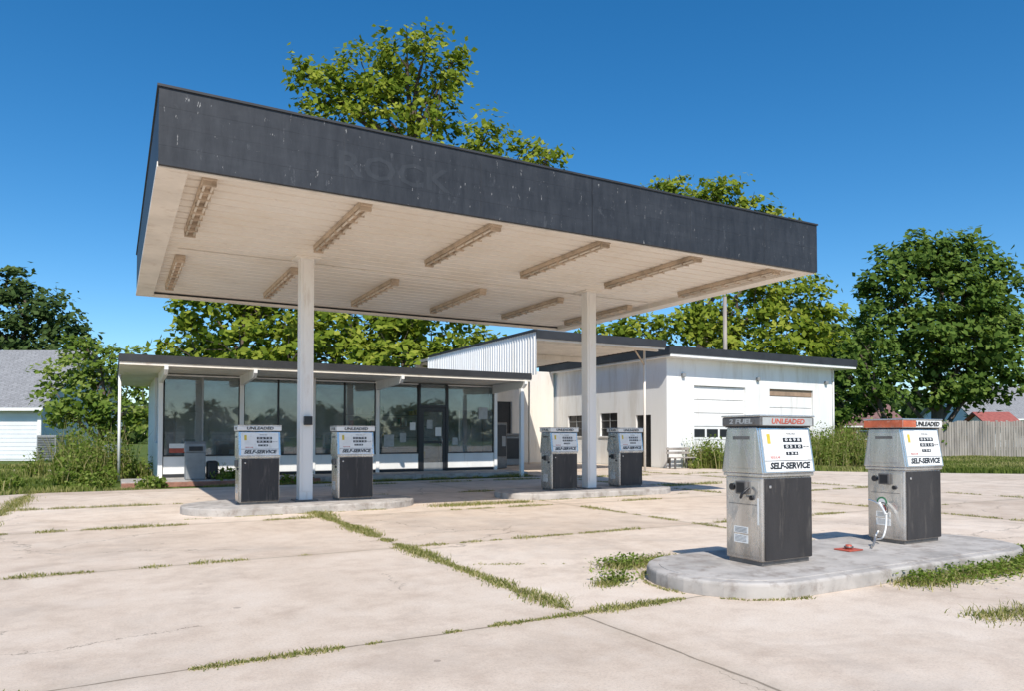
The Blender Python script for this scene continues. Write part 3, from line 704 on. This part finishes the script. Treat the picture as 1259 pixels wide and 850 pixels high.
for z in (.5,1.8):
    box('rail',25.8,60,46.03,46.08,z,z+.09,M['wood'],e,0,R@Matrix.Translation((25.8,46,0))@Matrix.Rotation(-.06,4,'Z')@Matrix.Translation((-25.8,-46,0)))

# ------------------------------------------------------------ trees
tree('tall_shade_tree',-7.5,38,[(-5.6,21.5,0,1.9),(-4.6,22.4,.4,1.0),(-8.0,20.6,.5,2.0),(-10.1,19.7,-.3,1.6),(-11.3,20.9,0,.7),(-3.7,20.4,0,1.6),(-3.0,21.8,0,.6),(-6.8,18.6,.5,2.5),(-9.0,17.6,0,2.1),(-3.9,18.2,-.5,1.5),
  (-1.3,17.1,0,1.3),(-2.5,16,0,1.5),(.9,16.6,.5,1.1),(2.0,16.3,.5,.7),(-6,14.5,0,3.0),(-10,13.5,1,2.2),(-2,12.5,1,2.2)],L_yel,.31,1.25,.42)
tree('catalpa_tree',-13.5,35,[(-14.5,7.2,0,1.7),(-12.4,7.4,.5,1.8),(-15.4,5.2,-.6,1.6),(-12.8,5.2,-1,1.9),(-10.4,7.0,0,1.8),(-10.2,5.2,-1,1.8),(-16.0,7.2,0,1.0),(-13,8.6,1,1.6)],L_yel,.33,1.3,.3)
tree('catalpa_tree',-5,35.5,[(-8.4,6.8,0,1.9),(-6.2,6.6,.5,2.0),(-8.0,4.9,-1,1.8),(-5.6,4.8,-1,1.9),(-3.8,6.2,0,1.9),(-3.2,4.6,-1,1.7),(-1.6,5.6,0,1.5),(-5,8.2,1,1.7)],L_yel,.33,1.3,.3)
tree('shade_tree',12.5,50,[(9.9,18.2,0,1.3),(11.2,18.7,.3,1.3),(8.9,17.6,0,.8),(14.4,18.3,0,1.7),(16.9,17.2,.4,1.6),(18.2,16.2,0,1.3),(13,16.8,0,2.2),(12.8,13.5,0,3.0),(17.5,13.3,1,2.4)],L_yel,.35,1.2,.45)
tree('yellow_green_tree',14,44,[(17.2,9.6,0,2.1),(18.6,8.3,-.5,1.6),(15.0,9.4,0,2.1),(12.8,8.4,0,2.2),(10.3,8.0,0,2.0),(8,7.6,0,1.9),(6,7.2,.4,1.6),(16.6,7,-1,2.2),(18.9,6.8,0,1.3),(14,6.8,-1,2.0)],L_yel,.34,1.2,.35)
tree('big_oak_tree',30.5,52,[(29.4,14.2,0,2.4),(31.8,14.6,0,1.9),(33.8,13.4,0,2.2),(27.4,12.4,0,2.1),(30.8,11.2,-1,3.0),(35.5,11.5,0,2.2),(26.8,9.4,0,2.3),(29.6,8.4,-1.5,2.7),(33.6,8.4,-1,2.8),(36.2,8.6,0,2.1),(27.8,6.4,-.5,1.9),(31.5,5.8,-1,2.2),(34.8,5.8,-.5,2.1),(25.5,7.2,.5,1.5),(30,4.6,-.5,1.5),(33,4.4,0,1.6)],L_grn,.40,1.25,.45)
tree('background_tree',28,62,[(27.4,10,0,2.2),(29,8,0,2.4),(26.5,6.5,0,2.4),(30.5,5,0,2.3),(28,4,0,2.2)],L_dk,.44,1.0,.3)
tree('background_tree',26,48,[(22.5,5.5,0,1.7),(23.6,7.4,0,1.6),(24.3,4.6,0,1.8),(21.8,3.4,0,1.3)],L_grn,.34,1.0,.2)
tree('dark_oak_tree',-42,62,[(-44,14.4,0,2.4),(-41,12.2,0,2.3),(-38.3,10.4,0,1.7),(-46.5,13.5,0,2.6),(-43,10,-1,2.8),(-39.5,8.6,0,2.3),(-47,9,-1,2.8),(-37.2,9.0,0,1.0)],L_dk,.44,1.0,.45)
tree('small_tree',-17.4,30.5,[(-18.0,5.0,0,.75),(-18.3,4.3,0,1.0),(-16.4,4.4,0,.9),(-19.6,3.5,0,.8),(-17.3,3.5,-.3,1.2),(-15.7,3.7,0,1.0),(-18.2,2.5,-.4,1.2),(-16.2,2.3,-.5,1.2),(-19.3,2.3,0,.8),(-15.3,2.2,0,.9),(-17.2,1.4,-.5,.9)],L_bush,.21,2.2,.13)
tree('background_tree',-34,80,[(-36,9.8,0,2),(-33.5,10.5,0,2.4),(-38.5,9,0,2),(-31,9,0,2.4),(-35,6.5,0,3)],L_dk,.5,.9,.3)
tree('background_tree',-26,78,[(-28,8.6,0,2),(-25.8,9.8,0,2.1),(-24,8.6,0,1.6),(-26.5,6.5,0,2.6)],L_dk,.5,.9,.3)
tree('shrub',27.4,47,[(26.7,1.6,0,.9),(27.9,1.4,0,1.0),(29,1.2,0,.8)],L_grn,.24,1.5,.08)
cs=[];ns=[]
for k in range(300):
    a=random.uniform(0,2*math.pi); R0=random.uniform(125,180); h=random.uniform(5,9); r=random.uniform(4,6.5)
    c=np.array([R0*math.cos(a),R0*math.sin(a),h*.55]); m=100
    dr=RNG.normal(size=(m,3)); dr/=np.linalg.norm(dr,axis=1)[:,None]
    cs.append(c+dr*r*np.array([1.2,1.2,h/r*.6])*RNG.uniform(.7,1.05,(m,1))); nn=dr+RNG.normal(size=(m,3))*.4; ns.append(nn/np.linalg.norm(nn,axis=1)[:,None])
cs=np.concatenate(cs); ns=np.concatenate(ns); cs[:,2]=np.maximum(cs[:,2],.2)
leafmesh('distant_treeline',cs,ns,RNG.uniform(1.4,2.6,len(cs)),L_dk,None,np.clip(RNG.normal(.45,.2,len(cs)),0,1))

# ------------------------------------------------------------ grass and weeds
def inpoly(x,y,poly):
    r=np.zeros(len(x),bool); j=len(poly)-1
    for i in range(len(poly)):
        xi,yi=poly[i]; xj,yj=poly[j]
        c=((yi>y)!=(yj>y))&(x<(xj-xi)*(y-yi)/(yj-yi+1e-12)+xi); r^=c; j=i
    return r
def field(n,x0,x1,y0,y1): return RNG.uniform(x0,x1,n),RNG.uniform(y0,y1,n)
def nz(x,y,s): return np.array([noise.noise(Vector((a*s,b*s,0))) for a,b in zip(x,y)])
x,y=field(42000,20,48,3,30); k=~inpoly(x,y,lot)&~((x>19.3)&(x<30.4)&(y>22.4))
x,y=x[k],y[k]; h=.08+.14*np.clip(nz(x,y,.35)+.35,0,1)
blades('right_lawn',np.stack([x,y,np.full(len(x),-.03)],1),h,.024,L_grass,.5,None,np.clip(.5+nz(x,y,.2)*.8+RNG.normal(size=len(x))*.15,0,1))
x,y=field(26000,-22,.0,18.5,40); k=~inpoly(x,y,lot); x,y=x[k],y[k]; h=.07+.13*np.clip(nz(x,y,.4)+.3,0,1)
blades('left_lawn',np.stack([x,y,np.full(len(x),-.03)],1),h,.024,L_grass,.5,None,np.clip(.5+nz(x,y,.2)*.8+RNG.normal(size=len(x))*.15,0,1))
def tall(name,spots):
    P=[];H=[]
    for (x,y,r,h,n) in spots:
        nc=max(5,n//28)
        cxy=RNG.normal(size=(nc,2))*r*.55; ch=h*RNG.uniform(.35,1.35,nc)
        idx=RNG.integers(0,nc,n); q=cxy[idx]+RNG.normal(size=(n,2))*.10
        P.append(np.stack([x+q[:,0],y+q[:,1],np.full(n,-.02)],1)); H.append(ch[idx]*RNG.uniform(.5,1.1,n))
    P=np.concatenate(P); H=np.concatenate(H); e=empty(name,tuple(P[0])); blades('stems',P,H,.012,L_weed,.4,e,np.clip(RNG.normal(.5,.25,len(P)),0,1))
    n=len(P); rep=4; c=np.repeat(P,rep,0); f=RNG.uniform(.2,1,(n*rep,1)); c=c+np.concatenate([RNG.normal(size=(n*rep,2))*.06*(.6+f),np.repeat(H,rep)[:,None]*f],1)
    nn=RNG.normal(size=(n*rep,3))+np.array([0,0,.8]); nn/=np.linalg.norm(nn,axis=1)[:,None]
    leafmesh('leaves',c,nn,RNG.uniform(.04,.12,n*rep),L_bush,e)
tall('tall_weeds',[(21.1,21.6,.9,1.05,700),(22.3,20.8,1.0,.7,500),(23.6,20.6,1.1,.55,500),(25.2,21.4,1.4,.85,900),(27,21.6,1.5,1.4,1500),(28.8,21.6,1.4,1.6,1600),(30.4,21.9,1.2,1.5,1200),(31.5,20.4,1.2,.6,400)])
tall('tall_weeds',[(-.7,23.0,.5,.8,350),(-.4,24.2,.6,1.2,450),(.0,25.5,.7,1.4,400),(-.9,27,.8,1.5,500),(-1.8,29,.9,1.2,350),(-.5,21.6,.7,.40,260),(-2.6,22.4,1.0,.3,220)])
tall('walkway_weeds',[(2.9,21.3,.35,.55,200),(3.2,20.7,.3,.35,150),(.9,20.55,.35,.3,150),(4.4,20.6,.4,.3,120)])
P=[];H=[]
def joint(p0,p1,dens,h,wd=.07,thr=.0,seed=0.):
    L_=math.dist(p0,p1); n=int(L_*dens); t=RNG.random(n)
    x=p0[0]+(p1[0]-p0[0])*t; y=p0[1]+(p1[1]-p0[1])*t
    m=np.array([.65*noise.noise(Vector((a*.9+seed,b*.9,3)))+.5*noise.noise(Vector((a*4+seed,b*4,7))) for a,b in zip(x,y)]); k=m>thr
    x,y,m=x[k],y[k],m[k]; s=wd*(.25+1.5*np.minimum(m-thr,.5))
    x=x+RNG.normal(size=len(x))*s; y=y+RNG.normal(size=len(x))*s
    P.append(np.stack([x,y,np.zeros(len(x))-.004],1)); H.append(h*RNG.uniform(.25,1,len(x))*(.4+1.1*np.minimum(m-thr,.6)))
joint((3.0,4.6),(3.0,11.8),1500,.062,.075,-.32)
joint((3.0,11.6),(3.0,12.4),900,.08,.10,-.5)
joint((-1.6,7.5),(-1.6,19.5),500,.09,.12,-.1)
joint((7.6,6),(7.6,12.5),450,.06,.07,-.05,4)
joint((12.2,4),(12.2,19),400,.08,.09,-.05,2)
joint((-3,8.0),(14,8.0),600,.065,.08,.04,1.)
joint((-1,4.4),(4.2,4.4),1200,.05,.05,-.04,2.3)
joint((4.6,4.4),(18,4.4),500,.06,.06,.08,5)
joint((-8,11.6),(2.8,11.6),700,.08,.11,-.03,7)
joint((5.2,11.6),(18,11.6),500,.08,.10,-.02,1)
joint((-6,15.2),(12,15.2),500,.1,.12,-.05,9)
joint((5,18.8),(19,18.8),400,.12,.14,-.08,3)
joint((-3,19.6),(12,20.55),600,.14,.12,-.15,3)
joint((16.8,5),(16.8,22),300,.1,.12,-.05,3)
joint((5.4,2.9),(7.5,2.6),1100,.07,.10,-.35,6)
joint((5.2,12.3),(7.2,12.3),800,.1,.12,-.35,6)
joint((10.5,14.4),(14.5,14.6),600,.12,.14,-.25,6)
joint((3.2,6.6),(4.6,5.9),300,.04,.06,-.1,6)
st_=stadium(4.1,8.9,3.93,5.57,10)
for i in range(len(st_)):
    a=st_[i]; b=st_[(i+1)%len(st_)]
    if a[1]<4.2 and b[1]<4.2 and math.dist(a,b)>1: joint((6.1,3.86),(8.4,3.84),1600,.09,.11,-.45,2)
    elif math.dist(a,b)<1: joint(a,b,400,.05,.025,-.1,3)
joint((8.3,3.8),(9.1,4.5),1500,.09,.11,-.6,2)
joint((4.3,5.75),(5.2,5.85),1500,.08,.10,-.5,8)
joint((3.7,5.1),(4.1,5.3),1300,.06,.06,-.5,8)
for i_ in ((1.0,5.1,12.3),(7.1,11.5,12.45)): joint((i_[0],i_[2]),(i_[1],i_[2]),300,.05,.04,0,4)
P=np.concatenate(P); H=np.concatenate(H)
blades('crack_weeds',P,np.maximum(H,.012),.0042,L_weed,1.1)
cs=[]
for (x,y_,r,n) in ((7.2,3.82,.6,1300),(8.2,3.84,.45,1000),(8.85,4.2,.35,800),(4.5,5.8,.3,500),(3.95,5.2,.15,250),(6.3,3.85,.25,350)):
    q=RNG.normal(size=(n,2))*np.array([r*.6,.07+r*.14]); cs.append(np.stack([x+q[:,0],y_+q[:,1],RNG.uniform(.005,.10,n)],1))
cs=np.concatenate(cs); nn=RNG.normal(size=cs.shape)*.5+np.array([0,0,1]); nn/=np.linalg.norm(nn,axis=1)[:,None]
k=~inpoly(cs[:,0],cs[:,1],stadium(4.15,8.85,3.98,5.52))
leafmesh('creeping_weeds',cs[k],nn[k],RNG.uniform(.015,.04,k.sum()),L_bush)

# ------------------------------------------------------------ world, sun, camera
w=bpy.data.worlds.new('World'); sc.world=w; w.use_nodes=True; nt=w.node_tree
bg=nt.nodes['Background']; sky=nt.nodes.new('ShaderNodeTexSky'); sky.sky_type='NISHITA'; sky.sun_disc=False
sd=Vector((.33,.86,-1.)).normalized(); el=math.asin(-sd.z); az=math.atan2(-sd.x,-sd.y)
sky.sun_elevation=el; sky.sun_rotation=az%(2*math.pi); sky.air_density=1.0; sky.dust_density=.3; sky.ozone_density=4.0; sky.altitude=300
hs=nt.nodes.new('ShaderNodeHueSaturation'); hs.inputs['Saturation'].default_value=1.32; hs.inputs['Hue'].default_value=.497
nt.links.new(sky.outputs[0],hs.inputs['Color']); nt.links.new(hs.outputs[0],bg.inputs[0]); bg.inputs[1].default_value=.15
sl=bpy.data.lights.new('sun','SUN'); sl.energy=5.0; sl.angle=math.radians(.5); sl.color=(1,.94,.855)
so=bpy.data.objects.new('sun',sl); so.rotation_euler=sd.to_track_quat('-Z','Y').to_euler(); col.objects.link(so)
cam=bpy.data.cameras.new('camera'); co=bpy.data.objects.new('camera',cam); col.objects.link(co)
PT=1.5
co.location=(0,0,1.3); co.rotation_euler=(math.radians(90+PT),0,-YAW)
cam.sensor_width=36; cam.lens=885/1259*36; cam.shift_y=(112-885*math.tan(math.radians(PT)))/1259
cam.clip_end=3000; cam.clip_start=.05
sc.camera=co
